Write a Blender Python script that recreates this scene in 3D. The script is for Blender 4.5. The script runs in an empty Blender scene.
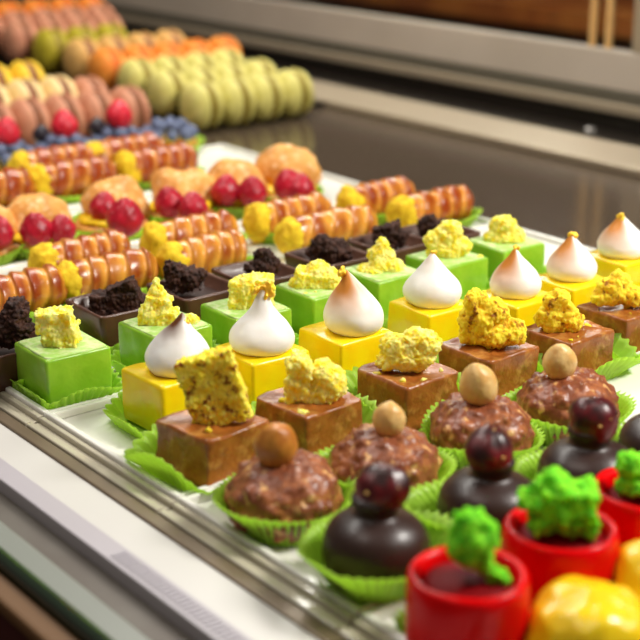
import bpy, bmesh, math, random
from mathutils import Vector, Matrix, noise, Euler
# All lengths below are in "units" of 0.25 m; S turns them into metres.
S = 0.25
sc = bpy.context.scene
COL = sc.collection
pi = math.pi

# ------------------------------------------------------------------ camera
F_PX = 1416.0; PITCH = math.radians(18.8); YAW = math.radians(51.75)
FW = Vector((math.cos(YAW)*math.cos(PITCH), math.sin(YAW)*math.cos(PITCH), -math.sin(PITCH)))
RT = Vector((math.sin(YAW), -math.cos(YAW), 0)); UP = RT.cross(FW)
FH = Vector((math.cos(YAW), math.sin(YAW), 0))
CAM = Vector((0, 0, 1.0))
cd = bpy.data.cameras.new('camera'); cam = bpy.data.objects.new('camera', cd); COL.objects.link(cam)
cam.location = CAM*S
cam.rotation_euler = FW.to_track_quat('-Z', 'Y').to_euler()
cd.sensor_width = 36; cd.lens = F_PX/640*36; cd.clip_start = .01
cd.dof.use_dof = True; cd.dof.focus_distance = 2.68*S; cd.dof.aperture_fstop = 9.5; cd.dof.aperture_blades = 0
sc.camera = cam

def at(px, py, z):
    d = FW*F_PX + RT*(px-320) + UP*(320-py)
    return CAM + d*((z-1.0)/d.z)

# ------------------------------------------------------------------ materials
def lin(c):
    return tuple((v/255/12.92 if v/255 <= .04045 else ((v/255+.055)/1.055)**2.4) for v in c)+(1,)
_m = {}
def mat(name, c, c2=None, scale=.03, lo=.4, hi=.6, rough=.5, sss=0, sr=None, bump=0, bscale=.01, metal=0, coat=0,
        spec=.5, attr=None, trans=0, ior=1.45, c3=None, sc3=.03, lo3=.55, hi3=.65, detail=4, emit=0, sheen=0, coat_rough=.08):
    """principled, colour c mixed with c2 by noise (feature size scale, units) or by the vertex attribute attr; c3 a second speckle"""
    if name in _m: return _m[name]
    m = bpy.data.materials.new(name); m.use_nodes = True; _m[name] = m
    nt = m.node_tree; N = nt.nodes; L = nt.links; b = N['Principled BSDF']
    b.inputs['Roughness'].default_value = rough; b.inputs['Metallic'].default_value = metal
    b.inputs['Specular IOR Level'].default_value = spec; b.inputs['IOR'].default_value = ior
    b.inputs['Coat Weight'].default_value = coat; b.inputs['Coat Roughness'].default_value = coat_rough
    b.inputs['Transmission Weight'].default_value = trans
    b.inputs['Sheen Weight'].default_value = sheen
    if sss:
        b.inputs['Subsurface Weight'].default_value = sss
        b.inputs['Subsurface Radius'].default_value = sr or (1, .6, .3)
        b.inputs['Subsurface Scale'].default_value = .004
    tc = N.new('ShaderNodeTexCoord')
    def nz(s, det=detail):
        n = N.new('ShaderNodeTexNoise'); n.inputs['Scale'].default_value = 1/(s*S); n.inputs['Detail'].default_value = det
        L.new(tc.outputs['Object'], n.inputs['Vector']); return n.outputs['Fac']
    def ramp(src, a, z):
        r = N.new('ShaderNodeMapRange'); r.inputs[1].default_value = a; r.inputs[2].default_value = z
        L.new(src, r.inputs[0]); return r.outputs[0]
    def mix(fac, A, B):
        x = N.new('ShaderNodeMix'); x.data_type = 'RGBA'; L.new(fac, x.inputs[0])
        for i, q in ((6, A), (7, B)):
            if isinstance(q, tuple): x.inputs[i].default_value = q
            else: L.new(q, x.inputs[i])
        return x.outputs[2]
    col = lin(c)
    if attr:
        a = N.new('ShaderNodeAttribute'); a.attribute_name = attr
        col = mix(a.outputs['Fac'], col, lin(c2))
    elif c2:
        col = mix(ramp(nz(scale), lo, hi), col, lin(c2))
    if c3:
        col = mix(ramp(nz(sc3, 3), lo3, hi3), col, lin(c3))
    if isinstance(col, tuple): b.inputs['Base Color'].default_value = col
    else: L.new(col, b.inputs['Base Color'])
    if emit:
        b.inputs['Emission Strength'].default_value = emit
        b.inputs['Emission Color'].default_value = lin(c)
    if bump:
        bp = N.new('ShaderNodeBump'); bp.inputs['Strength'].default_value = bump; bp.inputs['Distance'].default_value = bscale*S*.5
        L.new(nz(bscale, 3), bp.inputs['Height']); L.new(bp.outputs[0], b.inputs['Normal'])
    return m

def paper_mat(name, c, c2):
    if name in _m: return _m[name]
    m = bpy.data.materials.new(name); m.use_nodes = True; _m[name] = m
    nt = m.node_tree; b = nt.nodes['Principled BSDF']; out = nt.nodes['Material Output']
    b.inputs['Base Color'].default_value = lin(c); b.inputs['Roughness'].default_value = .32
    t = nt.nodes.new('ShaderNodeBsdfTranslucent'); t.inputs[0].default_value = lin(c2)
    x = nt.nodes.new('ShaderNodeMixShader'); x.inputs[0].default_value = .6
    nt.links.new(b.outputs[0], x.inputs[1]); nt.links.new(t.outputs[0], x.inputs[2]); nt.links.new(x.outputs[0], out.inputs[0])
    return m

M = dict(
 tray=mat('white_tray_plastic', (236,234,226), rough=.22, coat=.3),
 rim=mat('tray_rim_plastic', (188,180,160), rough=.25, coat=.4),
 dark_glass=mat('dark_glossy_shelf', (78,66,54), rough=.14, spec=.7),
 ledge=mat('white_ledge', (204,201,196), rough=.35),
 lilac=mat('lilac_grey_strip', (176,170,176), rough=.35),
 brown_strip=mat('brown_channel', (112,96,76), rough=.4, metal=.3),
 groove=mat('grey_groove', (88,80,72), (98,92,84), scale=.2, rough=.45, metal=.2),
 glass_edge=mat('green_glass', (28,42,28), rough=.15, coat=.3),
 tan=mat('tan_panel', (104,72,38), rough=.6), darkred=mat('dark_red_floor', (58,10,8), (70,20,14), scale=1.5, rough=.6),
 steel=mat('beige_steel', (176,160,136), rough=.42, metal=.35), steel2=mat('grey_rail', (196,182,166), (188,174,158), scale=.5, rough=.45),
 black=mat('black_gutter', (30,25,20), rough=.35), gold_bar=mat('brass_bar', (236,190,124), rough=.4, metal=.3),
 bolt=mat('steel_bolt', (200,196,190), rough=.25, metal=.8),
 wall=mat('dark_wall', (44,22,16), (30,18,16), scale=.6, rough=.7), cab=mat('red_brown_cabinet', (104,42,24), (70,26,18), scale=.5, rough=.6), wood=mat('warm_wood', (170,98,40), (140,72,30), scale=.4, rough=.5),
 cup=paper_mat('lime_paper', (194,228,92), (214,244,120)),
 green=mat('green_jelly_glaze', (146,192,50), (132,182,38), scale=.06, rough=.3, sss=.35, sr=(.4,1,.2), coat=.25, bump=.15, bscale=.05, coat_rough=.3),
 frost=mat('frosted_green_top', (204,224,156), (164,208,96), scale=.018, rough=.6, sss=.2),
 yellow=mat('yellow_glaze', (255,223,10), (254,212,6), scale=.06, rough=.28, sss=.35, sr=(1,.7,.1), coat=.3, bump=.12, bscale=.06, coat_rough=.25),
 meringue=mat('toasted_meringue', (252,249,244), (206,128,34), attr='toast', rough=.45, sss=.25, sr=(1,.9,.8), bump=.06, bscale=.03),
 scorched=mat('scorched_meringue', (252,249,244), (112,58,16), attr='toast', rough=.45, sss=.25, sr=(1,.9,.8), bump=.06, bscale=.03),
 browned=mat('browned_meringue', (252,249,244), (214,138,52), attr='toast', rough=.45, sss=.25, sr=(1,.9,.8), bump=.06, bscale=.03),
 gold=mat('gold_leaf', (255,206,60), rough=.45, metal=.4, bump=.4, bscale=.006),
 milk=mat('milk_chocolate_glaze', (168,98,38), (130,70,24), scale=.05, lo=.35, hi=.7, rough=.34, coat=.18, bump=.4, bscale=.03, c3=(200,144,72), sc3=.03, lo3=.54, hi3=.75, coat_rough=.25),
 sponge=mat('yellow_sponge', (255,222,48), (255,240,140), scale=.014, rough=.85, sss=.8, sr=(1,.8,.2), bump=.4, bscale=.006),
 sponge_t=mat('toasted_yellow_sponge', (255,224,52), (255,234,90), scale=.02, rough=.85, sss=.8, sr=(1,.8,.2), bump=.4, bscale=.006, c3=(146,84,22), sc3=.016, lo3=.53, hi3=.66),
 sponge_g=mat('golden_brown_sponge', (255,222,56), (250,208,44), scale=.016, rough=.85, sss=.8, sr=(1,.8,.2), bump=.4, bscale=.006, c3=(150,92,20), sc3=.016, lo3=.56, hi3=.7),
 moss=mat('green_sponge', (92,190,12), (140,226,30), scale=.014, rough=.85, sss=.8, sr=(.4,1,.2), bump=.4, bscale=.006),
 praline=mat('praline_coating', (132,70,40), (166,98,56), scale=.022, lo=.47, hi=.6, rough=.42, coat=.12, bump=.5, bscale=.014, c3=(222,172,108), sc3=.02, lo3=.59, hi3=.70, coat_rough=.2),
 nut=mat('hazelnut', (242,204,138), (228,178,104), scale=.03, rough=.38, sss=.15, bump=.3, bscale=.02),
 nut_d=mat('roasted_hazelnut', (208,138,54), (180,108,36), scale=.03, rough=.38, sss=.15, bump=.1, bscale=.012),
 dark=mat('dark_chocolate_glaze', (50,27,20), rough=.42, coat=.16, bump=.08, bscale=.05, coat_rough=.22),
 cherry=mat('dipped_cherry', (120,8,20), (48,8,10), scale=.05, rough=.4, coat=.25, coat_rough=.2),
 crumb=mat('nut_crumb', (214,170,92), rough=.6),
 red=mat('red_mirror_glaze', (222,4,8), (208,2,6), scale=.1, rough=.3, sss=.1, sr=(1,.1,.1), coat=.16, coat_rough=.05, bump=.08, bscale=.08, spec=.08),
 redjelly=mat('dark_red_jelly', (120,4,10), rough=.5, spec=.08),
 dome=mat('yellow_dome_glaze', (246,212,22), (236,194,14), scale=.08, lo=.35, hi=.7, rough=.3, sss=.3, sr=(1,.7,.1), coat=.25, bump=.3, bscale=.06),
 choc=mat('dark_chocolate_shell', (92,56,40), (78,46,33), scale=.06, rough=.38, coat=.15, bump=.08, bscale=.02),
 ganache=mat('ganache', (46,24,16), rough=.35, coat=.3),
 brownie=mat('brownie_crumb', (70,36,22), (44,20,12), scale=.016, rough=.75, bump=.7, bscale=.008),
 roll=mat('glazed_pastry', (236,164,62), (152,60,12), attr='bake', rough=.3, coat=.4, bump=.2, bscale=.02, c3=(206,108,30), sc3=.05, lo3=.55, hi3=.85, coat_rough=.22),
 cream=mat('yellow_cream_crumb', (240,204,34), (222,178,16), scale=.02, rough=.8, sss=.25, sr=(1,.8,.2), bump=.6, bscale=.008),
 puff=mat('choux_pastry', (230,168,84), (196,120,46), scale=.07, lo=.35, hi=.7, rough=.65, sss=.1, bump=.5, bscale=.02, c3=(250,222,172), sc3=.022, lo3=.52, hi3=.8),
 custard=mat('yellow_custard', (244,204,36), rough=.35, sss=.3, sr=(1,.8,.2)),
 rasp=mat('raspberry_skin', (186,20,46), (160,12,36), scale=.03, rough=.4, sss=.2, sr=(1,.1,.1), c3=(226,120,132), sc3=.02, lo3=.62, hi3=.85),
 rasp_b=mat('bright_raspberry_skin', (222,44,62), (196,26,50), scale=.03, rough=.4, sss=.2, sr=(1,.1,.1)),
 blue=mat('blueberry_skin', (74,84,112), (112,122,150), scale=.03, rough=.55),
 black_b=mat('blackberry_skin', (36,30,40), rough=.3),
 crust=mat('tart_crust', (222,168,88), (196,132,56), scale=.04, rough=.7, bump=.3, bscale=.02),
)
for k, a, b2 in (('pink',(206,146,114),(190,124,94)), ('pistachio',(220,210,126),(204,194,104)), ('orange',(236,150,60),(222,124,34)),
              ('caramel',(222,176,104),(206,156,84)), ('lime',(182,168,40),(164,148,28)), ('cream',(240,214,156),(228,196,130)), ('lemon',(240,204,60),(228,184,40))):
    M['mac_'+k] = mat('macaron_shell_'+k, a, b2, scale=.06, rough=.6)
M['fill_brown'] = mat('macaron_filling_brown', (128,76,46), rough=.6)
M['fill_green'] = mat('macaron_filling_green', (132,112,28), rough=.6)
M['fill_orange'] = mat('macaron_filling_orange', (206,98,20), rough=.6)

# ------------------------------------------------------------------ mesh tools (vertices in units)
def new_obj(name, V, Fs, m, parent=None, loc=(0,0,0), rot=0, smooth=True, attr=None, matrix=None):
    me = bpy.data.meshes.new(name)
    if matrix is not None: V = [matrix @ Vector(v) for v in V]
    me.from_pydata([(v[0]*S, v[1]*S, v[2]*S) for v in V], [], Fs)
    bm = bmesh.new(); bm.from_mesh(me); bmesh.ops.recalc_face_normals(bm, faces=bm.faces); bm.to_mesh(me); bm.free()
    if smooth: me.polygons.foreach_set('use_smooth', [True]*len(me.polygons))
    if attr:
        a = me.attributes.new(attr[0], 'FLOAT', 'POINT'); a.data.foreach_set('value', attr[1])
    me.materials.append(m); me.update()
    o = bpy.data.objects.new(name, me); COL.objects.link(o)
    o.location = Vector(loc)*S; o.rotation_euler = (0, 0, rot)
    if parent: o.parent = parent
    return o
def thing(name, label, cat, loc, rot=0, group=None):
    o = bpy.data.objects.new(name, None); COL.objects.link(o); o.empty_display_size = .01
    o.location = Vector(loc)*S; o.rotation_euler = (0, 0, rot)
    return tag(o, label, cat, group)
def tag(o, label, cat, group=None):
    o['label'] = label; o['category'] = cat
    if group: o['group'] = group
    return o
def displace(o, fn):
    """move every vertex along its normal by fn(point in units) units"""
    me = o.data; co = [v.co.copy() for v in me.vertices]; no = [v.normal.copy() for v in me.vertices]
    for v, c, n in zip(me.vertices, co, no): v.co = c + n*(fn(c/S)*S)
    me.update(); return o
def fbm(p, s, seed, oct=3):
    return noise.fractal((p+Vector((seed*7.13, seed*3.7, seed*1.9)))/s, 1.0, 2.0, oct)
def grid_faces(rows, n, closed=True):
    Fs = []
    for i in range(rows-1):
        for j in range(n if closed else n-1):
            Fs.append((i*n+j, i*n+(j+1) % n, (i+1)*n+(j+1) % n, (i+1)*n+j))
    return Fs
def lathe(prof, n=40, dirs=None):
    """prof: (radius, z) bottom to top; closed at both ends"""
    V = []; 
    for r, z in prof:
        for j in range(n):
            a = 2*pi*j/n; V.append((r*math.cos(a), r*math.sin(a), z))
    Fs = grid_faces(len(prof), n)
    Fs.append(tuple(range(n-1, -1, -1))); Fs.append(tuple((len(prof)-1)*n+j for j in range(n)))
    return V, Fs
def sq_ring(a, rc, b=None, arc=5, edge=8):
    b = a if b is None else b; rc = min(rc, a*.98, b*.98); P = []
    cs = [(a-rc, b-rc, 0), (-a+rc, b-rc, pi/2), (-a+rc, -b+rc, pi), (a-rc, -b+rc, 1.5*pi)]
    for i, (cx, cy, t) in enumerate(cs):
        arcpts = [(cx+rc*math.cos(t+k/arc*pi/2), cy+rc*math.sin(t+k/arc*pi/2)) for k in range(arc+1)]
        P += arcpts
        nx = cs[(i+1) % 4]; e = (nx[0]+rc*math.cos(nx[2]), nx[1]+rc*math.sin(nx[2])); s = arcpts[-1]
        P += [(s[0]+(e[0]-s[0])*k/edge, s[1]+(e[1]-s[1])*k/edge) for k in range(1, edge)]
    return P
def sq_lathe(prof, rc=.012, ratio=1.0):
    V = []
    for a, z in prof:
        P = sq_ring(max(a, .002), rc, max(a, .002)*ratio); V += [(x, y, z) for x, y in P]
    n = len(P); Fs = grid_faces(len(prof), n)
    Fs.append(tuple(range(n-1, -1, -1))); Fs.append(tuple((len(prof)-1)*n+j for j in range(n)))
    return V, Fs
def box(x0, x1, y0, y1, z0, z1):
    V = [(x, y, z) for z in (z0, z1) for y in (y0, y1) for x in (x0, x1)]
    return V, [(0,2,3,1), (4,5,7,6), (0,1,5,4), (2,6,7,3), (0,4,6,2), (1,3,7,5)]
def boxes(bs):
    V = []; Fs = []
    for b in bs:
        v, f = box(*b); k = len(V); V += v; Fs += [tuple(i+k for i in q) for q in f]
    return V, Fs
def bevel(o, w, seg=2):
    bm = bmesh.new(); bm.from_mesh(o.data)
    bmesh.ops.bevel(bm, geom=list(bm.edges), offset=w*S, segments=seg, affect='EDGES', profile=.5, clamp_overlap=True)
    bm.to_mesh(o.data); bm.free(); return o
def blob_mesh(name, blobs, vox, m, parent, fn=None):
    """blobs: (kind, Matrix); their union is voxel-remeshed into one skin, then roughened by fn"""
    bm = bmesh.new()
    for kind, mx in blobs:
        if kind == 'b':
            r = bmesh.ops.create_cube(bm, size=1, matrix=mx)
        else:
            r = bmesh.ops.create_icosphere(bm, subdivisions=3, radius=.5, matrix=mx)
    me = bpy.data.meshes.new('t'); bm.to_mesh(me); bm.free()
    t = bpy.data.objects.new('t', me); COL.objects.link(t)
    md = t.modifiers.new('r', 'REMESH'); md.mode = 'VOXEL'; md.voxel_size = vox; md.use_smooth_shade = True
    dg = bpy.context.evaluated_depsgraph_get(); dg.update()
    e = t.evaluated_get(dg); m2 = bpy.data.meshes.new_from_object(e)
    V = [v.co.copy() for v in m2.vertices]; Fs = [tuple(p.vertices) for p in m2.polygons]
    bpy.data.objects.remove(t); bpy.data.meshes.remove(me); bpy.data.meshes.remove(m2)
    o = new_obj(name, V, Fs, m, parent)
    if fn: displace(o, fn)
    return o
def crumbly(seed, a=.007, b=.0045, s1=.024, s2=.0085):
    off = Vector((seed*1.7, seed*.9, seed*2.3))
    def fn(p):
        d = noise.voronoi((p+off)/s2)[0][0]; g = noise.voronoi((p-off)/.019)[0][0]
        return a*fbm(p, s1, seed, 3) + b*(.42-d) - .006*max(0, .30-g) + .0030*fbm(p, .005, seed+5, 2)
    return fn

# ------------------------------------------------------------------ setting
fl = new_obj('floor', *box(-12, 14, -8, 16, -3.7, -3.6), M['darkred'], smooth=False); fl['kind'] = 'structure'
wb = new_obj('wall_back', *box(8.4, 8.6, -6, 16, -3.6, 6), M['wall'], smooth=False); wb['kind'] = 'structure'

# display case and its parts
case = thing('display_case', 'refrigerated pastry display case with dark glossy shelf, pale front ledge and steel rear rails', 'display case', (0, 0, -.03))
Z0 = .03
def cpart(name, g, m, bev=0, parent=None, label=None):
    V, Fs = g; o = new_obj(name, [(x, y, z+Z0) for x, y, z in V], Fs, m, parent or case, smooth=False)
    if bev: bevel(o, bev)
    if label: o['label'] = label
    return o
Y0, Y1 = -.6, 9.0
cpart('shelf', box(1.0, 3.86, Y0, Y1, -.07, -.03), M['dark_glass'], label='dark glossy shelf panel')
cpart('front_ledge', box(.905, 1.012, Y0, Y1, -.07, .0), M['ledge'], .006, label='white front ledge')
strip = cpart('ledge_strip', boxes([(.898, .938, Y0, Y1, -.05, .0035)]), M['lilac'], .002, label='lilac grey strip along the ledge')
V, Fs = boxes([(.906, .930, y*.011, y*.011+.005, .003, .0055) for y in range(60, 150)])
cpart('ribbing', (V, Fs), mat('rib_grey', (164,158,166), rough=.4), parent=strip)
cpart('brown_channel', boxes([(1.008, 1.034, Y0, Y1, -.06, .004)]), M['brown_strip'], .003, label='brown channel strip')
cpart('front_groove', box(.80, .902, Y0, Y1, -.07, -.02), M['groove'], .006, label='dark grey groove')
cpart('lip_reflection', box(.802, .845, Y0, Y1, -.03, -.012), mat('pale_teal_grey', (128,132,124), rough=.35), .004, label='painted pale teal grey reflection of the glass lip')  # glass lip's reflection in the groove, painted as a pale strip
cpart('glass_lip', box(.779, .80, Y0, Y1, -.6, .0), M['glass_edge'], .01, label='green edged glass lip')
cpart('front_trim', box(.738, .777, Y0, Y1, -.045, -.02), M['tan'], .006, label='tan front trim')
cpart('front_panel', box(.742, .776, Y0, Y1, -3.57, -.047), M['darkred'])
cpart('base_cabinet', box(.82, 4.3, Y0, Y1, -3.57, -.09), M['black'])
cpart('rear_strip', box(3.55, 3.83, Y0, Y1, -.03, -.004), M['steel'], .006, label='beige steel strip behind the shelf')
g = cpart('rear_gutter', box(3.83, 4.2, Y0, Y1, -.085, -.06), M['black'], label='black rear gutter')
bp = at(590, 127, -.04)
V, Fs = lathe([(.0001, .0), (.022, .0), (.022, .012), (.014, .02), (.0001, .02)], 20)
cpart('bolt', ([(x+bp.x, y+bp.y, z-.06) for x, y, z in V], Fs), M['bolt'], parent=g, label='round steel bolt')
cpart('sill_base', box(4.215, 4.42, Y0, Y1, -.09, .0), M['black'])
cpart('door_sill', box(4.2, 4.42, Y0, Y1, .0, .042), M['steel'], .008, label='beige sill under the rear doors')
cpart('sill_gasket', box(4.215, 4.40, Y0, Y1, .04, .085), mat('grey_green_gasket', (96,90,76), rough=.5))
dr = cpart('rear_door', box(4.24, 4.30, 3.40, Y1, .085, .235), M['steel2'], .006, label='wide greyish beige lower door frame')
cpart('door_pane', box(4.262, 4.276, 3.40, Y1, .235, 2.2), mat('clear_pane', (235,240,236), rough=.02, trans=1, ior=1.1), parent=dr, label='clear door pane')
for px in (586, 602):
    d = FW*F_PX+RT*(px-320)+UP*(320-40); t = 4.22/d.x; y = (CAM+d*t).y
    cpart('handle_bar', box(4.245, 4.275, y-.011, y+.011, .236, 1.2), M['gold_bar'], .005, parent=dr, label='thin brass upright bar')
cpart('door_stile', box(4.24, 4.31, 3.40, 3.49, .235, 2.2), M['steel'], .006, parent=dr, label='beige door stile')

# things behind the rear doors
sh = thing('back_counter', 'warm brown wooden counter far behind the display case doors', 'counter', (6.6, 2, -3.6))
new_obj('counter_top', *box(0, .9, -6, 14, 3.49, 3.61), M['wood'], sh, smooth=False)
new_obj('cabinet', *box(.1, .85, -6, 14, 0, 3.49), M['cab'], sh, smooth=False)

# ------------------------------------------------------------------ trays
def tray(y0, y1, x1, label, x0=1.087):
    t = thing('serving_tray', label, 'tray', (x0, y0, -.012), 0, 'white serving trays')
    w = y1-y0-.004; l = x1-x0
    new_obj('tray_base', *box(-.02, l, 0, w, 0, .012), M['tray'], t, smooth=False)
    o = new_obj('rim', *boxes([(-.012, 0, 0, w, .012, .030), (l-.012, l, 0, w, .012, .026), (0, l-.012, 0, .011, .012, .028), (0, l-.012, w-.011, w, .012, .028)]), M['tray'], t, smooth=False); bevel(o, .003)
    o = new_obj('front_lip', *boxes([(-.024, -.0125, 0, w, 0, .023), (-.036, -.0245, 0, w, 0, .014), (-.050, -.0365, 0, w, 0, .018)]), M['rim'], t, smooth=False); bevel(o, .0025)
    o['label'] = 'stepped translucent front lip'
TR = [(.839, 1.283, 2.70, 'white tray under the red cakes and yellow domes in the near right corner'),
      (1.283, 1.729, 2.70, 'white tray under the hazelnut and cherry chocolates, its bare end at right'),
      (1.729, 2.171, 2.70, 'white tray under the meringue topped yellow cakes and milk chocolate squares'),
      (2.171, 2.615, 2.69, 'white tray under the green square cakes and dark chocolate cups'),
      (2.615, 3.06, 2.69, 'white tray under the two nearer rows of glazed pastry rolls'),
      (3.06, 3.50, 2.69, 'white tray under the raspberry cream puffs'),
      (3.50, 3.945, 2.69, 'white tray under the two far rows of glazed pastry rolls'),
      (3.945, 4.20, 2.60, 'white tray under the blueberry tarts')]
for a in TR: tray(*a)

# ------------------------------------------------------------------ paper cups
def paper_cup(pos, label, hx=.082, hy=None, h=.05, flare=.028, square=False, rot=0, n=42, seed=0, low=.55):
    hy = hy or hx; rnd = random.Random(seed); ph = rnd.random()*6; N = n*6; V = []; rows = 7
    for i in range(rows):
        t = i/(rows-1)
        for j in range(N):
            a = 2*pi*j/N; c, s = math.cos(a), math.sin(a)
            k = 1/((abs(c)**5+abs(s)**5)**.2) if square else 1.0
            fl = flare*t**1.2*(1+.25*math.sin(2*a+ph)+.15*math.sin(3*a+2*ph))
            pl = (.0012+.0030*t)*math.sin(n*a)
            hh = h*(1+.1*math.sin(2*a+ph)+.07*math.sin(3*a+1.7*ph))
            if square: hh *= low+(1-low)*abs(math.cos(2*a))**1.2
            zz = hh*t + (.0022*math.sin(n*a+.6) if i == rows-1 else 0)
            x = (hx*k+fl+pl)*c; lim = 1.0885-pos[0]-.9*max(0, zz-.026)          # pressed against the tray's front rim, leaning over it above
            if x < lim: x = lim+.0012*math.sin(n*a)
            V.append((x, (hy*k+fl+pl)*s, .002+zz))
    Fs = grid_faces(rows, N); Fs.append(tuple(range(N-1, -1, -1)))
    o = new_obj('paper_cup', V, Fs, M['cup'], None, pos, rot)
    md = o.modifiers.new('thick', 'SOLIDIFY'); md.thickness = .0012*S; md.offset = 0
    return tag(o, label, 'paper cup', 'lime green pleated paper cups')

def screen_blob(anchor_px, depth, zt, spec, local_rot=0):
    """spec (kind, cx, cy, w, h, thick, [back, tilt]) sized as seen at that distance -> matrix in the pastry's own space"""
    kind, cx, cy, w, h, th = spec[:6]; back = spec[6] if len(spec) > 6 else 0; tilt = spec[7] if len(spec) > 7 else 0
    k = depth/F_PX; kz = k/math.cos(PITCH)
    c = Vector((0, 0, zt)) + RT*((cx-anchor_px[0])*k) + Vector((0, 0, (anchor_px[1]-cy)*kz)) + FH*back
    B = Matrix((RT, FH, (0, 0, 1))).transposed()            # columns: right, away, up
    m3 = B @ Euler((0, math.radians(tilt), 0)).to_matrix() @ Matrix.Diagonal((w*k, th, h*kz))
    mx = Matrix.Rotation(-local_rot, 4, 'Z') @ (Matrix.Translation(c) @ m3.to_4x4())
    return kind, mx
def chunk(name, t, px, depth, zt, specs, m, seed, rot=0, vox=.0022, a=.007, b=.0045, s1=.026, s2=.0085, crumbs=0):
    bl = [screen_blob(px, depth, zt, s, rot) for s in specs]; rnd = random.Random(seed)
    for q in range(crumbs):
        bl.append(('e', Matrix.Translation((rnd.uniform(-.055,.055), rnd.uniform(-.055,.055), zt+.002)) @ Matrix.Diagonal((rnd.uniform(.008,.016), rnd.uniform(.008,.014), .009, 1))))
    return blob_mesh(name, bl, vox, m, t, crumbly(seed, a, b, s1, s2))
def depth_of(p): return (Vector(p)-CAM).dot(FW)

ZB = .006
# ------------------------------------------------------------------ green square cakes
H = .098
GREEN = [
 ((64,353), 'blocky crumb of yellow sponge, nearest the front rim', 'green cake nearest the front rim', [('b',64,347,33,30,.055),('b',58,326,36,18,.05,0,-5),('e',40,358,11,9,.025,-.02)]),
 ((165,325), 'tall pointed yellow sponge, behind the toasted meringue', 'green cake with the tall pointed sponge', [('b',158,320,38,22,.045,0,4),('b',158,306,25,20,.036,0,12),('e',158,296,17,30,.03),('e',158,287,9,20,.022),('e',190,322,20,17,.035)]),
 ((246,308), 'square block of yellow sponge, third from the front rim', 'green cake third from the front rim', [('b',252,296,42,30,.06,0,6),('b',258,283,32,12,.05)]),
 ((318,288), 'wide lumpy yellow sponge, fourth from the front rim', 'green cake fourth from the front rim', [('b',316,283,42,22,.06,0,8),('e',318,272,26,22,.05),('e',330,277,24,20,.05),('e',300,286,24,18,.05)]),
 ((382,272), 'spread sponge rising to a peak, fifth from front', 'green cake fifth from the front rim', [('e',381,260,28,30,.055),('e',382,246,16,18,.04),('e',372,270,32,14,.07),('e',394,268,22,20,.05)]),
 ((447,258), 'broad knobbly yellow sponge, last but one towards the back', 'green cake last but one', [('e',446,250,40,26,.06),('e',448,234,28,24,.05),('e',436,242,24,20,.05),('e',462,246,20,18,.04)]),
 ((505,243), 'pale yellow rounded cone of sponge, farthest back in its row', 'green cake farthest back', [('e',504,238,40,22,.06),('e',502,226,28,20,.05),('e',514,236,20,22,.05)]),
]
for i, (px, desc, ref, spec) in enumerate(GREEN):
    p = at(*px, .10); rot = [-.02,.03,-.02,.02,0,.02,-.03][i]; p.x = max(p.x, 1.158)
    if i == 0: p.x = 1.164; p.y = 2.256
    t = thing('green_cake', 'green cake topped by a '+desc, 'cake', (p.x, p.y, ZB), rot, 'green square cakes')
    V, Fs = sq_lathe([(.064,0),(.066,.002),(.067,.03),(.0675,.06),(.0675,H-.005),(.0665,H-.0015),(.064,H),(.03,H),(.004,H)], .006)
    o = new_obj('cake_body', V, Fs, M['green'], t); displace(o, lambda q: .0022*fbm(q, .05, i+1, 2))
    V, Fs = sq_lathe([(.060,H-.004),(.0635,H+.0005),(.060,H+.0022),(.03,H+.002),(.004,H+.002)], .012)
    new_obj('frosted_top', V, Fs, M['frost'], t)
    chunk('sponge', t, px, depth_of((p.x,p.y,.10)), .10-ZB, spec, M['sponge'], 10+i, rot, crumbs=[9,5,6,8,8,4,3][i])
    paper_cup((p.x, p.y, 0), 'lime green pleated paper cup under the '+ref, .074 if i == 0 else .080, h=.042, flare=.022, square=True, seed=i)

# ------------------------------------------------------------------ yellow cakes with meringue
MER = [  # anchor, tip (px), widest px width, base y, toast spec, gold px, desc
 ((171,371), (184,316), 66, (188,324), 'dark scorched tip, nearest the front rim', 'yellow cake nearest the front rim', 1),
 ((262,350), (264,290), 66, (265,295), 'white onion shaped meringue crowned with gold leaf', 'yellow cake with the onion shaped meringue', 2),
 ((345,331), (346,273), 60, (342,275), 'broad orange toasting, third from the front rim', 'yellow cake third from the front rim', 3),
 ((432,304), (431,256), 58, (432,256), 'almost plain white meringue, fourth from the front rim', 'yellow cake fourth from the front rim', 4),
 ((515,296), (513,252), 51, (513,252), 'pointed white meringue, fifth from the front rim', 'yellow cake fifth from the front rim', 5),
 ((571,279), (569,238), 50, (568,241), 'gold flecked tip and tan left flank, last but one', 'yellow cake last but one', 6),
 ((622,256), (618,218), 50, (619,221), 'white meringue cut by the right picture edge, farthest back', 'yellow cake farthest back', 7),
]
def teardrop(t, style):
    # radius against height fraction t
    if style == 2:
        pts = [(0,.80),(.05,.93),(.16,1.0),(.28,.95),(.42,.76),(.55,.52),(.68,.34),(.80,.22),(.92,.12),(1,.03)]
    else:
        pts = [(0,.78),(.05,.90),(.15,.99),(.27,1.0),(.40,.91),(.54,.73),(.67,.52),(.79,.33),(.90,.17),(1,.03)]
    for q in range(len(pts)-1):
        (a, ra), (b, rb) = pts[q], pts[q+1]
        if t <= b:
            ma = (rb-pts[q-1][1])/(b-pts[q-1][0]) if q else (rb-ra)/(b-a)
            mb = (pts[q+2][1]-ra)/(pts[q+2][0]-a) if q+2 < len(pts) else (rb-ra)/(b-a)
            h = b-a; u = (t-a)/h
            return max(.02, (2*u**3-3*u*u+1)*ra+(u**3-2*u*u+u)*h*ma+(-2*u**3+3*u*u)*rb+(u**3-u*u)*h*mb)
    return .03
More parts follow.
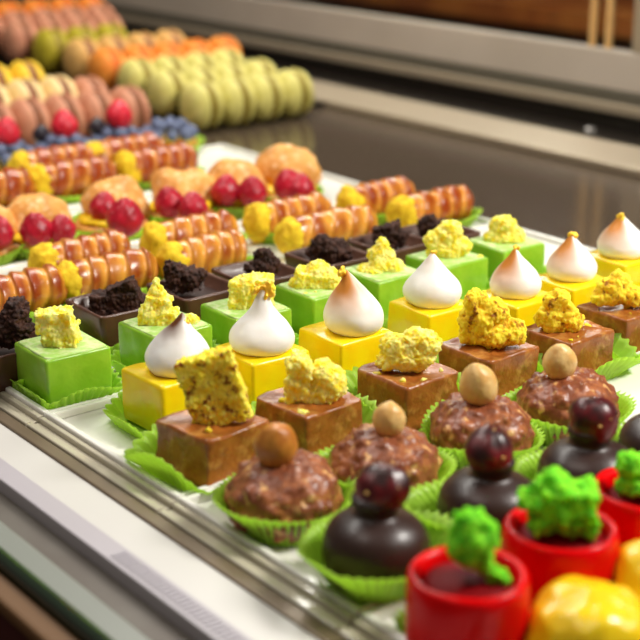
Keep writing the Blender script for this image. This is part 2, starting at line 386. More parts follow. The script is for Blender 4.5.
for i, (px, tip, w, gp, desc, ref, st) in enumerate(MER):
    p = at(*px, .10); d = depth_of(p); rot = [.05,-.03,.02,-.02,.03,0,0][i]
    t = thing('yellow_cake', 'yellow square cake under a '+desc if 'meringue' in desc else 'yellow cake under a meringue with '+desc, 'cake', (p.x, p.y, ZB), rot, 'yellow cakes with meringue')
    V, Fs = sq_lathe([(.062,0),(.0645,.002),(.0655,.03),(.0655,.06),(.065,H-.006),(.064,H-.002),(.061,H),(.03,H),(.004,H)], .007)
    o = new_obj('cake_body', V, Fs, M['yellow'], t); displace(o, lambda q: .003*fbm(q, .06, i+20, 2))
    k = d/F_PX; R = w*k/2; hh = (px[1]+5-tip[1])*k/math.cos(PITCH)*.93; mo = RT*((9 if i == 2 else 7 if i == 0 else 0)*k); lean = RT*((tip[0]-px[0])*k)-mo
    n = 48; V = []; T = []; rows = 34
    for r in range(rows):
        u = r/(rows-1); rr = R*teardrop(u, st)
        for j in range(n):
            a = 2*pi*j/n; q = Vector((rr*math.cos(a), rr*math.sin(a), 0)) + mo + lean*u**2.2
            q.z = H+.0+hh*u; V.append(q)
            dirv = Vector((math.cos(a), math.sin(a), 0)); side = dirv.dot(-RT)*.8+dirv.dot(-FH)*.45   # towards the front left
            nzv = fbm(q, .03, i+3, 3)
            if st == 1: v = max(0, 1.6*(u-.50)*2*max(0, side*1.1)+.2*nzv*u) + (max(0, u-.88)*7)
            elif st == 3: v = max(0, (u-.30)*2.4)*max(0, .60+.55*side)+.10*nzv + max(0, u-.93)*5
            elif st == 2: v = .06*nzv+.10*max(0, nzv-.3)
            elif st == 4: v = max(0, (u-.62))*.7*(side+.25)+max(0, u-.95)*4
            else: v = max(0, (u-.12))*2.2*max(0, side-.05)+.05*nzv+max(0, u-.94)*3
            T.append(min(1, max(0, v)))
    Fs = grid_faces(rows, n); Fs.append(tuple(range(n-1, -1, -1))); Fs.append(tuple((rows-1)*n+j for j in range(n)))
    o = new_obj('meringue', V, Fs, M[{1:'scorched', 3:'browned'}.get(st, 'meringue')], t, attr=('toast', T), matrix=Matrix.Rotation(-rot, 4, 'Z'))
    displace(o, lambda q: .0018*fbm(q, .04, i+40, 2))
    gs = {1:7, 2:21, 3:9, 4:5, 5:6, 6:9, 7:9}[st]
    tp = Vector((0, 0, H+hh*(.93 if st != 1 else .55))) + lean*.9
    off = RT*((gp[0]-tip[0])*k) + Vector((0, 0, (tip[1]-gp[1])*k))
    blobs = []; rnd = random.Random(i+5)
    for q in range(5):
        c = Vector((0, 0, H+hh)) + mo + lean + off + Vector((rnd.uniform(-1,1), rnd.uniform(-1,1), rnd.uniform(-1,.7)))*gs*k*.32
        blobs.append(('b', Matrix.Rotation(-rot, 4, 'Z') @ Matrix.Translation(c) @ Euler((rnd.random()*6, rnd.random()*6, rnd.random()*6)).to_matrix().to_4x4() @ Matrix.Diagonal((gs*k*.75, gs*k*.55, .005, 1))))
    blob_mesh('gold_leaf', blobs, .0025, M['gold'], t, lambda q: .003*fbm(q, .010, i+60, 2))
    paper_cup((p.x, p.y, 0), 'lime green pleated paper cup under the '+ref, .088, h=.038, flare=.022, square=True, seed=20+i)

# ------------------------------------------------------------------ milk chocolate squares
HB = .084
BROWN = [
 ((212,422), 'large speckled slab of sponge standing on it, nearest the front rim', 'chocolate square nearest the front rim', 'sponge_t', [('b',214,388,58,70,.032,0,-16),('e',206,414,30,16,.04)], .12),
 ((309,400), 'two clumps of golden sponge, second from the front rim', 'chocolate square second from the front rim', 'sponge', [('b',298,385,24,46,.04,0,4),('e',300,364,24,24,.045),('e',330,384,36,36,.055),('e',318,392,40,30,.05),('e',322,370,22,20,.04)], .06),
 ((408,372), 'wide heap of yellow sponge, third from the front rim', 'chocolate square third from the front rim', 'sponge', [('e',408,356,58,30,.07),('e',398,346,34,26,.06),('e',426,344,30,28,.055),('e',412,338,22,18,.05),('e',388,362,24,18,.05)], .05),
 ((489,347), 'high sloping yellow sponge browned along its peak, fourth from front', 'chocolate square fourth from the front rim', 'sponge_g', [('e',478,322,38,50,.055),('e',474,302,24,26,.045),('e',490,334,62,28,.06),('e',510,332,36,26,.05),('e',494,312,26,26,.045)], .04),
 ((567,330), 'rounded golden brown sponge, last but one', 'chocolate square last but one', 'sponge_g', [('e',556,318,44,30,.06),('e',557,304,30,24,.05),('e',568,320,30,26,.05)], .03),
 ((622,308), 'scattered golden sponge, cut by the right picture edge', 'chocolate square farthest back', 'sponge_g', [('e',612,291,40,28,.06),('e',634,296,34,20,.05),('e',602,296,24,18,.05),('e',616,282,24,18,.05)], .02),
]
for i, (px, desc, ref, sm, spec, rot) in enumerate(BROWN):
    p = at(*px, .085)
    t = thing('chocolate_square', 'chocolate square with '+desc, 'cake', (p.x, p.y, ZB), rot, 'milk chocolate squares')
    V, Fs = sq_lathe([(.071,0),(.073,.003),(.0705,.012),(.068,.03),(.067,.06),(.0675,HB-.006),(.0665,HB-.001),(.063,HB),(.057,HB-.003),(.03,HB-.003),(.004,HB-.003)], .006)
    o = new_obj('cake_body', V, Fs, M['milk'], t); displace(o, lambda q: .005*fbm(q, .05, i+70, 3)+.003*fbm(Vector((q.x, q.y, q.z*.4)), .016, i+71, 2))
    chunk('sponge', t, px, depth_of(p), .085-ZB, spec, M[sm], 30+i, rot, a=.005 if i == 0 else .008, b=.0035 if i == 0 else .0045, crumbs=[3,4,6,6,5,12][i])
    paper_cup((p.x, p.y, 0), 'lime green pleated paper cup under the '+ref, .090, h=.058, flare=.030, square=True, seed=40+i, rot=rot, low=.35)

# ------------------------------------------------------------------ hazelnut pralines
HZ = [((284,493), (276,452), 46, .086, 'dark roasted hazelnut, nearest the front rim', 'praline nearest the front rim', 'nut_d'),
      ((385,464), (388,416), 34, .088, 'pale pointed hazelnut, second from the front rim', 'praline second from the front rim', 'nut'),
      ((480,430), (477,388), 40, .088, 'tilted egg shaped hazelnut, third from the front rim', 'praline third from the front rim', 'nut'),
      ((567,404), (557,361), 36, .090, 'round cream coloured hazelnut, last in its row', 'praline last in its row', 'nut')]
for i, (px, npx, nw, R, desc, ref, nm) in enumerate(HZ):
    p = at(*px, .055); d = depth_of(p)
    t = thing('hazelnut_praline', 'bumpy chocolate praline dome topped by a '+desc, 'praline', (p.x, p.y, ZB), 0, 'hazelnut praline domes')
    hh = .104
    prof = [(R*.70,0),(R*.82,.006),(R*.94,.02),(R*1.0,.042)]+[(R*math.cos(a*pi/2/14)**.78, .042+(hh-.042)*math.sin(a*pi/2/14)) for a in range(1, 14)]+[(.002, hh)]
    # denser rings for the nutty surface
    pr = []
    for (r0, z0), (r1, z1) in zip(prof, prof[1:]):
        for u in range(3): pr.append((r0+(r1-r0)*u/3, z0+(z1-z0)*u/3))
    pr.append(prof[-1])
    V, Fs = lathe(pr, 110)
    o = new_obj('praline_dome', V, Fs, M['praline'], t)
    off = Vector((i*3.1, i*1.3, 0))
    def fn(q):
        ds = noise.voronoi((q+off)/.024)[0]; ds2 = noise.voronoi((q+off)/.013)[0]
        return .015*max(0, .55-ds[0]) + .005*max(0, .5-ds2[0]) + .006*fbm(q, .06, i, 2)
    displace(o, fn)
    k = d/F_PX; nr = nw*k/2
    nc = Vector((0, 0, .055-ZB)) + RT*((npx[0]-px[0])*k) + Vector((0, 0, (px[1]-npx[1])*k/math.cos(PITCH)))
    nc.z = hh+nr*.62
    V, Fs = lathe([(nr*.02,-nr*1.0),(nr*.5,-nr*.9),(nr*.85,-nr*.5),(nr*1.0,0),(nr*.93,nr*.42),(nr*.76,nr*.80),(nr*.52,nr*1.08),(nr*.25,nr*1.26),(nr*.10,nr*1.36),(nr*.03,nr*1.38)], 28)
    ax = [(.5,-.3),(.05,.05),(.1,-.3),(.25,-.3)][i]
    o = new_obj('hazelnut', V, Fs, M[nm], t, matrix=Matrix.Translation(nc) @ Euler((ax[0], ax[1], 0)).to_matrix().to_4x4())
    displace(o, lambda q: .004*fbm(q, .04, i+9, 2))
    o.data.update(); md = o.modifiers.new('sub', 'SUBSURF'); md.levels = md.render_levels = 1
    paper_cup((p.x, p.y, 0), 'lime green pleated paper cup under the '+ref, R*.84, h=.056, flare=.032, seed=60+i, n=46)

# ------------------------------------------------------------------ cherry chocolates
CH = [((376,547), (383,490), 54, .078, 'big dark red cherry, nearest the front rim', 'cherry chocolate nearest the front rim'),
      ((490,507), (489,453), 50, .080, 'dull red cherry, second from the front rim', 'cherry chocolate second from the front rim'),
      ((588,474), (590,424), 50, .080, 'shiny maroon cherry, third from the front rim', 'cherry chocolate third from the front rim'),
      ((666,448), (664,400), 46, .080, 'cherry, cut off by the right picture edge', 'cherry chocolate at the right picture edge')]
for i, (px, cp, w, R, desc, ref) in enumerate(CH):
    p = at(*px, .065); d = depth_of(p); k = d/F_PX
    t = thing('cherry_chocolate', 'smooth dark chocolate ball topped by a '+desc, 'chocolate', (p.x, p.y, ZB), 0, 'cherry topped dark chocolates')
    cr = w*k/2; top = .108
    prof = [(R*.55,0),(R*.8,.010),(R*.95,.03),(R*1.0,.055),(R*.97,.074),(R*.87,.091),(R*.68,.103),(R*.5,.108),(cr*.80,top+.004),(cr*.76,top+.011),(cr*.88,top+.020),(cr*.94,top+.028),(cr*.80,top+.033),(.002,top+.034)]
    V, Fs = lathe(prof, 48)
    o = new_obj('chocolate_ball', V, Fs, M['dark'], t); displace(o, lambda q: .003*fbm(q, .09, i+2, 2))
    md = o.modifiers.new('sub', 'SUBSURF'); md.levels = md.render_levels = 2
    lean = RT*((cp[0]-px[0])*k*.8)
    V, Fs = lathe([(cr*.5,-cr*.72),(cr*.85,-cr*.6),(cr*.99,-cr*.15),(cr*.99,cr*.30),(cr*.86,cr*.62),(cr*.60,cr*.88),(cr*.28,cr*1.0),(cr*.02,cr*.95)], 32)
    cz = top+.011+cr*.72
    o = new_obj('cherry', V, Fs, M['cherry'], t, matrix=Matrix.Translation(Vector((0,0,cz))+lean))
    displace(o, lambda q: .009*fbm(q, .045, i+31, 2)); md = o.modifiers.new('sub', 'SUBSURF'); md.levels = md.render_levels = 2
    rnd = random.Random(i); bl = []
    for q in range([2,2,4,1][i]):
        a = rnd.uniform(0, 2*pi); e = rnd.uniform(.1, 1.2)
        c = Vector((0,0,cz))+lean+Vector((-FH.x*.7+.7*math.cos(a), -FH.y*.7+.7*math.sin(a), math.sin(e)*.7)).normalized()*cr*.97
        bl.append(('e', Matrix.Translation(c) @ Matrix.Diagonal((.007,.006,.006,1))))
    blob_mesh('nut_crumbs', bl, .002, M['crumb'], t)
    paper_cup((p.x, p.y, 0), 'lime green pleated paper cup under the '+ref, .062 if i == 0 else .068, h=.070, flare=.046, seed=80+i, n=46)

# ------------------------------------------------------------------ red cakes
RC = [((468,574), .079, 'tall tuft of green sponge, nearest the front rim', 'red cake nearest the front rim', [('e',470,528,44,40,.07),('e',466,545,40,34,.07),('e',482,550,30,36,.06),('e',497,572,20,18,.04),('e',455,536,20,24,.04)]),
      ((561,527), .080, 'wide block of green sponge, middle of the three', 'middle red cake', [('b',562,505,58,44,.07,0,6),('e',550,485,40,28,.06),('e',530,498,26,22,.05),('e',578,500,40,34,.06)]),
      ((648,489), .080, 'green sponge tuft at the right picture edge', 'red cake at the right picture edge', [('e',638,480,44,38,.07),('e',632,466,36,26,.06),('e',652,478,40,40,.06)])]
for i, (px, R, desc, ref, spec) in enumerate(RC):
    p = at(*px, .12); d = depth_of(p)
    t = thing('red_cake', 'glossy red ring cake filled with a '+desc, 'cake', (p.x, p.y, ZB), 0, 'glossy red cakes')
    h = .115
    prof = [(R*.9,0),(R*.98,.006),(R*.99,.05),(R*1.0,h-.020),(R*.995,h-.008),(R*.96,h+.001),(R*.90,h+.004),(R*.80,h),(R*.74,h-.010),(R*.72,h-.03),(.004,h-.032)]
    V, Fs = lathe(prof, 56); o = new_obj('red_shell', V, Fs, M['red'], t); displace(o, lambda q: .003*fbm(q, .08, i+4, 2))
    md = o.modifiers.new('sub', 'SUBSURF'); md.levels = md.render_levels = 1
    V, Fs = lathe([(R*.73,h-.030),(R*.735,h-.014),(R*.6,h-.007),(.004,h-.005)], 40); new_obj('jelly', V, Fs, M['redjelly'], t)
    chunk('green_sponge', t, px, d, .12-ZB, spec, M['moss'], 50+i, 0, a=.010, b=.008)
    paper_cup((p.x, p.y, 0), 'lime green pleated paper cup under the '+ref, .084, h=.03, flare=.018, seed=90+i, n=38)
# yellow domes
for i, (px, desc) in enumerate([((588,632), 'lumpy glossy yellow dome cake at the bottom edge before the red cakes'), ((668,592), 'glossy yellow dome cake cut off by the right picture edge')]):
    p = at(*px, .05); R = .083
    t = thing('yellow_dome', desc, 'cake', (p.x, p.y, ZB), 0, 'glossy yellow domes')
    hh = .105; prof = [(R*.86,0),(R*.97,.008),(R,.03)]+[(R*math.cos(a*pi/2/16)**.8, .03+(hh-.03)*math.sin(a*pi/2/16)) for a in range(1, 16)]+[(.002, hh)]
    V, Fs = lathe(prof, 64); o = new_obj('dome_cake', V, Fs, M['dome'], t); displace(o, lambda q: .011*fbm(q, .06, i+14, 3))
    paper_cup((p.x, p.y, 0), 'lime green paper cup under the '+['yellow dome at the bottom edge', 'yellow dome at the right edge'][i], .088, h=.03, flare=.02, seed=95+i)

# ------------------------------------------------------------------ dark chocolate cups
HC = .078
CC = [((5,345), 'tall mound of brownie crumb, cut by the left picture edge', 'dark cup at the left picture edge', [('e',16,326,38,44,.06),('e',20,310,28,22,.05),('e',5,332,30,30,.05)]),
      ((115,305), 'smooth dark wedge of broken brownie, second from the front rim', 'dark cup second from the front rim', [('b',115,304,48,24,.05,0,-4),('b',126,295,28,26,.04,0,-24),('e',100,300,22,16,.04)]),
      ((195,289), 'tall ragged brownie crumb, third from the front rim', 'dark cup third from the front rim', [('e',178,278,26,28,.05),('e',190,278,28,22,.05),('e',172,268,14,18,.03),('e',200,276,16,16,.04)]),
      ((258,274), 'crumbled brownie heap at its back, fourth from front', 'dark cup fourth from the front rim', [('e',266,264,30,26,.05),('e',258,268,30,16,.05),('e',262,255,16,12,.035)]),
      ((328,257), 'broad rounded brownie piece, fifth from the front rim', 'dark cup fifth from the front rim', [('e',328,251,48,28,.06),('e',320,244,26,16,.05)]),
      ((385,242), 'dark brownie piece, last but one', 'dark cup last but one', [('e',384,236,34,26,.05),('b',382,232,26,18,.04,0,-10)]),
      ((432,232), 'small brownie crumb, farthest back in its row', 'dark cup farthest back', [('e',424,226,22,26,.05),('e',436,228,20,20,.04)])]
for i, (px, desc, ref, spec) in enumerate(CC):
    p = at(*px, .075); p.y = min(p.y, 2.475)
    t = thing('chocolate_cup', 'square dark chocolate shell with '+desc, 'chocolate', (p.x, p.y, ZB), .03*(i % 3-1), 'dark chocolate cups')
    V, Fs = sq_lathe([(.066,0),(.069,.004),(.074,.035),(.079,HC-.004),(.078,HC),(.073,HC),(.069,HC-.004),(.064,HC-.034),(.004,HC-.034)], .012)
    o = new_obj('chocolate_shell', V, Fs, M['choc'], t); displace(o, lambda q: .0015*fbm(q, .05, i, 2))
    V, Fs = sq_lathe([(.063,HC-.035),(.065,HC-.028),(.05,HC-.023),(.004,HC-.022)], .012); new_obj('ganache', V, Fs, M['ganache'], t)
    chunk('brownie', t, px, depth_of((p.x,p.y,.075)), .075-ZB, spec, M['brownie'], 70+i, .03*(i % 3-1), a=.004 if i == 1 else .009, b=.003 if i == 1 else .009, crumbs=3)
    paper_cup((p.x, p.y, 0), 'lime green pleated paper cup under the '+ref, .086, h=.04, flare=.02, square=True, seed=100+i)

# ------------------------------------------------------------------ glazed rolls
def roll(x, y, L, R, label, ref, seed, cream=True, rot=0, dark=0.0, cupped=True):
    t = thing('pastry_roll', label, 'pastry', (x, y, ZB), rot, 'glazed pastry rolls')
    rnd = random.Random(seed); turns = rnd.choice([4.3, 4.7, 5.1]); rows = 90; n = 40; V = []; B = []
    for i in range(rows):
        u = i/(rows-1); env = min(1, (1-u)*5+.25)**.5 if u > .8 else min(1, .86+u)
        for j in range(n):
            a = 2*pi*j/n
            ph = (u*turns*(1+.05*math.sin(7*u+seed)) + a/(2*pi)*1.0 + .05*math.sin(2*a+seed)) % 1.0
            rid = (ph/.14)**.6 if ph < .14 else 1-((ph-.14)/.86)**1.6
            r = R*env*(.85+.16*rid+.05*fbm(Vector((u*.25, math.cos(a)*.05, math.sin(a)*.05)), .05, seed+9, 2))
            V.append((-L/2+L*u+.008*math.cos(a), r*math.cos(a), R*.98+r*math.sin(a)))
            B.append(min(1, max(0, (.85 if ph < .5 else .85-.8*(ph-.5)/.5)*(.4+.6*min(1, ph/.1))-.1+.45*fbm(Vector(V[-1]), .05, seed, 3)+dark)))
    Fs = grid_faces(rows, n); Fs.append(tuple(range(n-1, -1, -1))); Fs.append(tuple((rows-1)*n+j for j in range(n)))
    new_obj('pastry_shell', V, Fs, M['roll'], t, attr=('bake', B))
    if cream:
        mx = [('e', Matrix.Translation((-L/2-.012, 0, R*1.0)) @ Matrix.Diagonal((.075, R*1.85, R*1.9, 1))), ('e', Matrix.Translation((-L/2-.018, -.01, R*1.15)) @ Matrix.Diagonal((.06, R*1.3, R*1.4, 1)))]
        blob_mesh('cream_filling', mx, .006, M['cream'], t, crumbly(seed+3, .008, .006, .04, .018))
    if cupped: paper_cup((x, y, 0), 'lime green paper cup under the '+ref, L*.5, R*1.12, h=.034, flare=.02, seed=seed+200, rot=rot, n=44)
RI = [(10,290,'roll at the left picture edge in the row behind the dark chocolate cups','nearest roll at the left edge'),
      (108,275,'roll with charred spots, yellow cream at its left end','roll with charred spots'),
      (210,258,'pale golden roll just behind the third dark chocolate cup','pale golden roll'),
      (330,230,'roll with large round yellow cream end, behind the broad brownie','roll with the round cream end'),
      (428,207,'deep orange roll at the back right end of the nearer roll row','deep orange end roll')]
for i, (px, py, lab, ref) in enumerate(RI):
    p = at(px, py, .055); roll(p.x+.012, 2.715, [.20,.205,.20,.25,.235][i], .053, 'glazed '+lab, ref, 300+i, True, [.05,-.05,.03,-.06,.02][i], [.1,.1,-.12,-.05,.2][i])
RJ = [(78,249,'roll with a blunt cream end standing before the nearest raspberry puff','roll before the nearest raspberry puff'),
      (190,230,'roll in the second row, directly behind the charred roll','roll behind the charred roll'),
      (288,212,'roll with a tall upright plug of yellow cream','roll with the tall cream plug'),
      (380,197,'dark orange roll at the far right end of the second roll row','far right roll of the second row')]
for i, (px, py, lab, ref) in enumerate(RJ):
    p = at(px, py, .055); roll(p.x-.012, 2.885, [.22,.22,.22,.22][i], .053, 'glazed '+lab, ref, 310+i, True, [.07,-.06,-.03,.05][i], [.1,.08,.05,.18][i])
RL = [(-25,186,3.61,'roll in the far rows cut by the left picture edge','far roll at the left edge'), (64,176,3.61,'shiny red brown roll in front of the far roll rows, middle left','shiny red brown far roll'), (148,163,3.61,'roll with big yellow cream end nearest the bare white tray end','far roll by the white tray end'),
      (38,160,3.80,'partly hidden roll behind the shiny red brown roll','hidden far roll'), (118,153,3.80,'partly hidden roll just in front of the blueberry tarts','far roll before the tarts')]
for i, (px, py, y, lab, ref) in enumerate(RL):
    p = at(px, py, .06); roll(p.x+.005, y-.025, .235, .062, 'glazed '+lab, ref, 320+i, True, 0, .42)

# ------------------------------------------------------------------ berries
def bumpy_berry(name, parent, c, r, hgt, m, seed, tilt=(0,0), n=46):
    fib = []
    for q in range(n):
        z = 1-2*(q+.5)/n; a = q*2.39996; s = math.sqrt(1-z*z); fib.append(Vector((s*math.cos(a), s*math.sin(a), z)))
    V = []; rows = 26; cols = 36
    for i in range(rows):
        th = pi*(i+.02)/(rows-1+.04)
        for j in range(cols):
            a = 2*pi*j/cols; u = Vector((math.sin(th)*math.cos(a), math.sin(th)*math.sin(a), -math.cos(th)))
            dmin = min((u-f).length for f in fib); bmp = math.sqrt(max(0, 1-(dmin/.34)**2))
            w = r*(1-.30*max(0, u.z)) ; k = .88+.14*bmp
            V.append((u.x*w*k, u.y*w*k, u.z*hgt/2*k))
    Fs = grid_faces(rows, cols); Fs.append(tuple(range(cols-1, -1, -1))); Fs.append(tuple((rows-1)*cols+j for j in range(cols)))
    return new_obj(name, V, Fs, m, parent, matrix=Matrix.Translation(c) @ Euler((tilt[0], tilt[1], seed)).to_matrix().to_4x4())

# ------------------------------------------------------------------ cream puffs with raspberries
PF = [((-12,238), [(-2,232,.040)], 'cream puff at the left picture edge with a half hidden raspberry', 'puff at the left edge', 0),
      ((42,226), [(36,229,.042), (62,229,.036)], 'cream puff with two dark raspberries, nearest the front rim', 'puff with two dark raspberries', 22),
      ((112,208), [(104,207,.040), (125,217,.049)], 'cream puff with a large upright raspberry leaning over its front', 'puff with the large upright raspberry', 18),
      ((182,196), [(169,202,.042), (193,207,.040)], 'cream puff with a lopsided double cap and two raspberries', 'puff with the lopsided cap', 16),
      ((238,188), [(226,190,.042), (252,191,.042)], 'cream puff with two raspberries side by side, last but one', 'puff last but one in the row', 16),
      ((296,180), [(289,185,.046), (301,188,.040)], 'tall round cream puff with overlapping raspberries, farthest back', 'tall round puff farthest back', 20)]
for i, (px, rs, desc, ref, lift) in enumerate(PF):
    p = at(*px, .075); p.y = 3.20; x = p.x
    t = thing('cream_puff', desc, 'pastry', (x, p.y, ZB), 0, 'raspberry cream puffs')
    V, Fs = lathe([(.07,0),(.088,.006),(.096,.02),(.092,.032),(.06,.036),(.004,.037)], 40)
    o = new_obj('puff_base', V, Fs, M['puff'], t); displace(o, lambda q: .008*fbm(q, .05, i+1, 3))
    V, Fs = lathe([(.06,.030),(.084,.036),(.088,.044),(.078,.052),(.004,.056)], 36)
    o = new_obj('cream', V, Fs, M['custard'], t); displace(o, lambda q: .008*fbm(q, .03, i+2, 2))
    R = .090 if i < 5 else .098
    V, Fs = lathe([(.05,-.012),(.080,-.006),(R,.020)]+[(R*math.cos(a*pi/2/10), .020+.078*math.sin(a*pi/2/10)) for a in range(1, 10)]+[(.003,.098)], 48)
    o = new_obj('puff_cap', V, Fs, M['puff'], t, matrix=Matrix.Translation((.03, .035, [.034,.034,.040,.034,.036,.054][i])) @ Euler((.30, .12, 0)).to_matrix().to_4x4())
    displace(o, lambda q: .012*fbm(q, .06, i+7, 3)+.003*fbm(q, .015, i, 2)+(.012*math.cos(q.x*45+1) if i == 3 else 0))
    for j, (rx, ry, rr) in enumerate(rs):
        # along the line of sight, stand the berry on the cream in front of the cap
        d = FW*F_PX+RT*(rx-320)+UP*(320-ry); tt = (.050+rr*.75+ZB-CAM.z)/d.z; w = CAM+d*tt
        c = Vector((w.x-x, w.y-p.y, .050+rr*.75))
        bumpy_berry('raspberry', t, c, rr, rr*2.1, M['rasp'], i*3+j, (.25*(j-.5), .3*(.5-j)))
    paper_cup((x, p.y, 0), 'lime green paper cup under the '+ref, .094, h=.036, flare=.020, seed=400+i)

# ------------------------------------------------------------------ blueberry tarts
TA = [(-8, 147, 'rasp', 'blueberry tart cut by the left picture edge', 'tart at the left edge'), (50, 144, 'rasp', 'blueberry tart with a pointed raspberry, left of centre', 'left blueberry tart with raspberry'),
      (112, 138, 'rasp', 'blueberry tart with a big round raspberry, right of the pointed one', 'blueberry tart with the round raspberry'), (176, 138, None, 'blueberry tart without a raspberry, at the bare white tray end', 'tart without a raspberry')]
blue_me = None
for i, (px, py, ra, lab, ref) in enumerate(TA):
    x = [1.90, 2.10, 2.30, 2.49][i]; y = 3.97
    t = thing('blueberry_tart', lab, 'tart', (x, y, ZB), 0, 'blueberry tarts')
    V, Fs = lathe([(.07,0),(.085,.006),(.097,.034),(.096,.038),(.088,.036),(.085,.030),(.004,.030)], 44); new_obj('tart_crust', V, Fs, M['crust'], t)
    V, Fs = lathe([(.084,.028),(.083,.036),(.05,.042),(.004,.043)], 36); new_obj('custard', V, Fs, M['custard'], t)
    rnd = random.Random(i+2); spots = [(0,0)]+[(.042*math.cos(a), .042*math.sin(a)) for a in [q*pi/2.5+.3*i for q in range(5)]]+[(.075*math.cos(a), .075*math.sin(a)) for a in [q*pi/4.5+.1 for q in range(9)]]
    for q, (bx, by) in enumerate(spots):
        r = rnd.uniform(.019, .024); zz = .060+(.030 if q < 6 else .008)
        if blue_me is None:
            V, Fs = lathe([(.002,-.9),(.45,-.85),(.8,-.55),(1,0),(.92,.42),(.7,.74),(.42,.88),(.34,.93),(.28,.86),(.02,.80)], 22)
            o = new_obj('blueberry', V, Fs, M['blue'], t); blue_me = o.data
        else:
            o = bpy.data.objects.new('blueberry', blue_me); COL.objects.link(o); o.parent = t
        o.location = Vector((bx, by, zz))*S; o.scale = (r, r, r); o.rotation_euler = (rnd.uniform(-.6,.6), rnd.uniform(-.6,.6), rnd.random()*6)
    if ra:
        bumpy_berry('raspberry', t, Vector((.010, .012, (.146 if i == 2 else .136))), .044, .098, M['rasp_b'], i, (.2-.3*(i == 1), .1))
        bumpy_berry('blackberry', t, Vector((-.058, .036, .112)), .030, .06, M['black_b'], i+2)
    paper_cup((x, y, 0), 'lime green paper cup under the '+ref, .090, h=.040, flare=.022, seed=500+i)

# ------------------------------------------------------------------ macarons standing on edge in rows
def mac_proto(r, w):
    sh = [(.002,w*.48),(r*.40,w*.475),(r*.70,w*.42),(r*.90,w*.32),(r*.97,w*.23),(r*1.0,w*.20),(r*.97,w*.18),(r*1.02,w*.155),(r*.97,w*.12),(.002,w*.12)]
    V, Fs = lathe(sh, 36); mx = Matrix.Translation((0,0,r)) @ Matrix.Rotation(pi/2, 4, 'Y')
    fv, ff = lathe([(.002,-w*.125),(r*.92,-w*.125),(r*.95,0),(r*.92,w*.125),(.002,w*.125)], 36)
    return (V, Fs, mx), (fv, ff, mx)
_mc = {}
def macaron(x, y, z, colr, fill, label, group, r, w, rot):
    t = thing('macaron', label, 'macaron', (x, y, z), rot, group)
    key = (colr, fill, r, w)
    if key not in _mc:
        (V, Fs, mx), (fv, ff, mx2) = mac_proto(r, w)
        a = new_obj('macaron_shell', V, Fs, M['mac_'+colr], t, matrix=mx)
        b = new_obj('macaron_shell', [(v[0], v[1], -v[2]) for v in V], Fs, M['mac_'+colr], t, matrix=mx)
        c = new_obj('filling', fv, ff, M['fill_'+fill], t, matrix=mx)
        _mc[key] = (a, b, c)
    else:
        for s in _mc[key]:
            o = s.copy(); COL.objects.link(o); o.parent = t
ORD = ['first','second','third','fourth','fifth','sixth','seventh','eighth','ninth','tenth']
CN = dict(pink='pinkish brown', pistachio='pale green', orange='orange', caramel='caramel', lime='olive green', cream='cream', lemon='yellow')
def mac_row(x0, x1, y, z, colr, fill, where, r=.105, w=.128, seed=0):
    n = max(1, int((x1-x0)/w)); rnd = random.Random(seed)
    for i in range(n):
        x = x1-w*(i+.5)-max(0, x1-x0-n*w)*(x0 > 2.5)
        macaron(x, y+rnd.uniform(-.006,.006), z, colr, fill, f'{CN[colr]} macaron on edge, {ORD[i]} from the right in {where}', CN[colr]+' macarons in '+where, r, w*.97, rnd.uniform(-.03,.03))
ZF = -.028
mac_row(1.60, 2.64, 4.38, ZF, 'pink', 'brown', 'the front left row', .096, .13, 1)
mac_row(2.47, 2.60, 4.58, ZF+.012, 'pink', 'brown', 'the second left row', .096, .13, 2)
mac_row(1.82, 2.47, 4.58, ZF+.030, 'cream', 'brown', 'the second left row', .096, .13, 3)
mac_row(1.80, 2.45, 4.78, ZF+.062, 'lemon', 'brown', 'the third left row', .096, .13, 4)
ys = [4.37+.2*i for i in range(9)]; RS = .019
rows = [('pistachio','green','the front right row',2.82,3.46), ('pistachio','green','the second right row',2.80,3.36), ('pistachio','green','the third right row',2.79,3.35), ('orange','orange','the fourth right row',2.77,3.47),
        ('caramel','brown','the fifth right row',2.77,3.33), ('lime','green','the sixth right row',2.74,3.30), ('pink','brown','the seventh right row',2.70,3.40), ('pink','brown','the eighth right row',2.64,3.48), ('orange','orange','the last right row',2.56,3.54)]
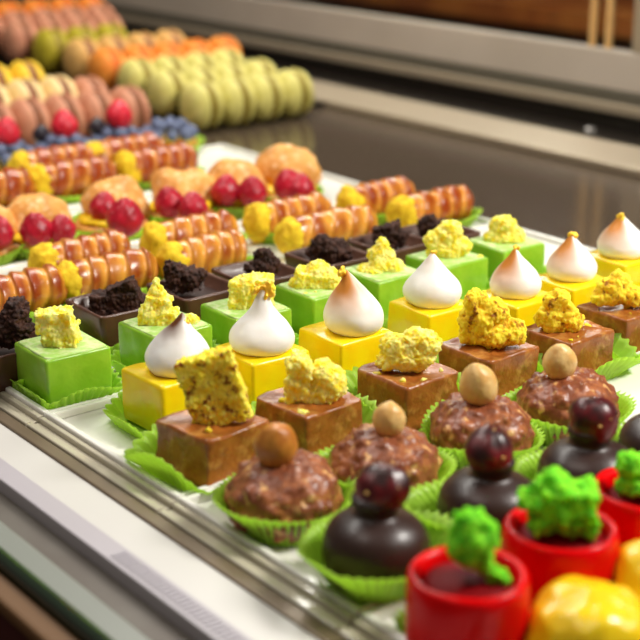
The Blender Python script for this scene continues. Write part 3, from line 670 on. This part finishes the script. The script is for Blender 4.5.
# stepped black stand under the rows from the second on
st = [([2.72,2.5][i > 5], 3.545, ys[i]-.0995, ys[i]+.0995, -.0285, ZF+RS*i-.0015) for i in range(1, 9)]
st2 = [(1.7, 2.468, 4.48, 4.679, -.0285, ZF+.0285), (2.4695, 2.66, 4.48, 4.679, -.0285, ZF+.0105), (1.7, 2.66, 4.681, 4.88, -.0285, ZF+.0605)]
V, Fs = boxes(st2); tag(new_obj('stepped_stand', V, Fs, M['black'], smooth=False), 'low black step under the cream and yellow macarons at left', 'stand')
V, Fs = boxes(st); tag(new_obj('stepped_stand', V, Fs, M['black'], smooth=False), 'black stepped stand under the pale green and orange macarons at right', 'stand')
for i, (c, f, wh, a, b) in enumerate(rows): mac_row(a, b, ys[i], ZF+RS*i, c, f, wh, .091, .14, 20+i)

# ------------------------------------------------------------------ light
def area(name, loc, target, sx, sy, power, col):
    l = bpy.data.lights.new(name, 'AREA'); l.shape = 'RECTANGLE'; l.size = sx*S; l.size_y = sy*S; l.energy = power; l.color = col
    o = bpy.data.objects.new(name, l); COL.objects.link(o); o.location = Vector(loc)*S
    o.rotation_euler = (Vector(target)-Vector(loc)).to_track_quat('-Z', 'Y').to_euler(); return o
area('case_lamp', (3.3, .2, 2.7), (1.7, 2.0, 0), 1.0, .8, 9.5, (1, .965, .90))
area('case_strip', (3.0, 4.4, 2.7), (2.3, 4.2, 0), .5, 6.6, 10.5, (1, .965, .90))
area('ceiling_lamp', (-1.0, 2.0, 7), (1.4, 2.2, 0), 2.5, 2.5, 5, (1, .93, .84))
area('counter_fill_light', (5.6, 7.0, 3.2), (6.6, 7.5, -.1), 1.0, 4.0, 1.0, (1, .80, .58))  # added fill light, not a known lamp; brightens the back counter
w = bpy.data.worlds.new('world'); sc.world = w; w.use_nodes = True
w.node_tree.nodes['Background'].inputs[0].default_value = (.55, .48, .41, 1); w.node_tree.nodes['Background'].inputs[1].default_value = .22
vs = sc.view_settings; vs.view_transform = 'Standard'; vs.look = 'None'; vs.exposure = .1; vs.gamma = 1; vs.use_curve_mapping = False
sc.cycles.use_denoising = True
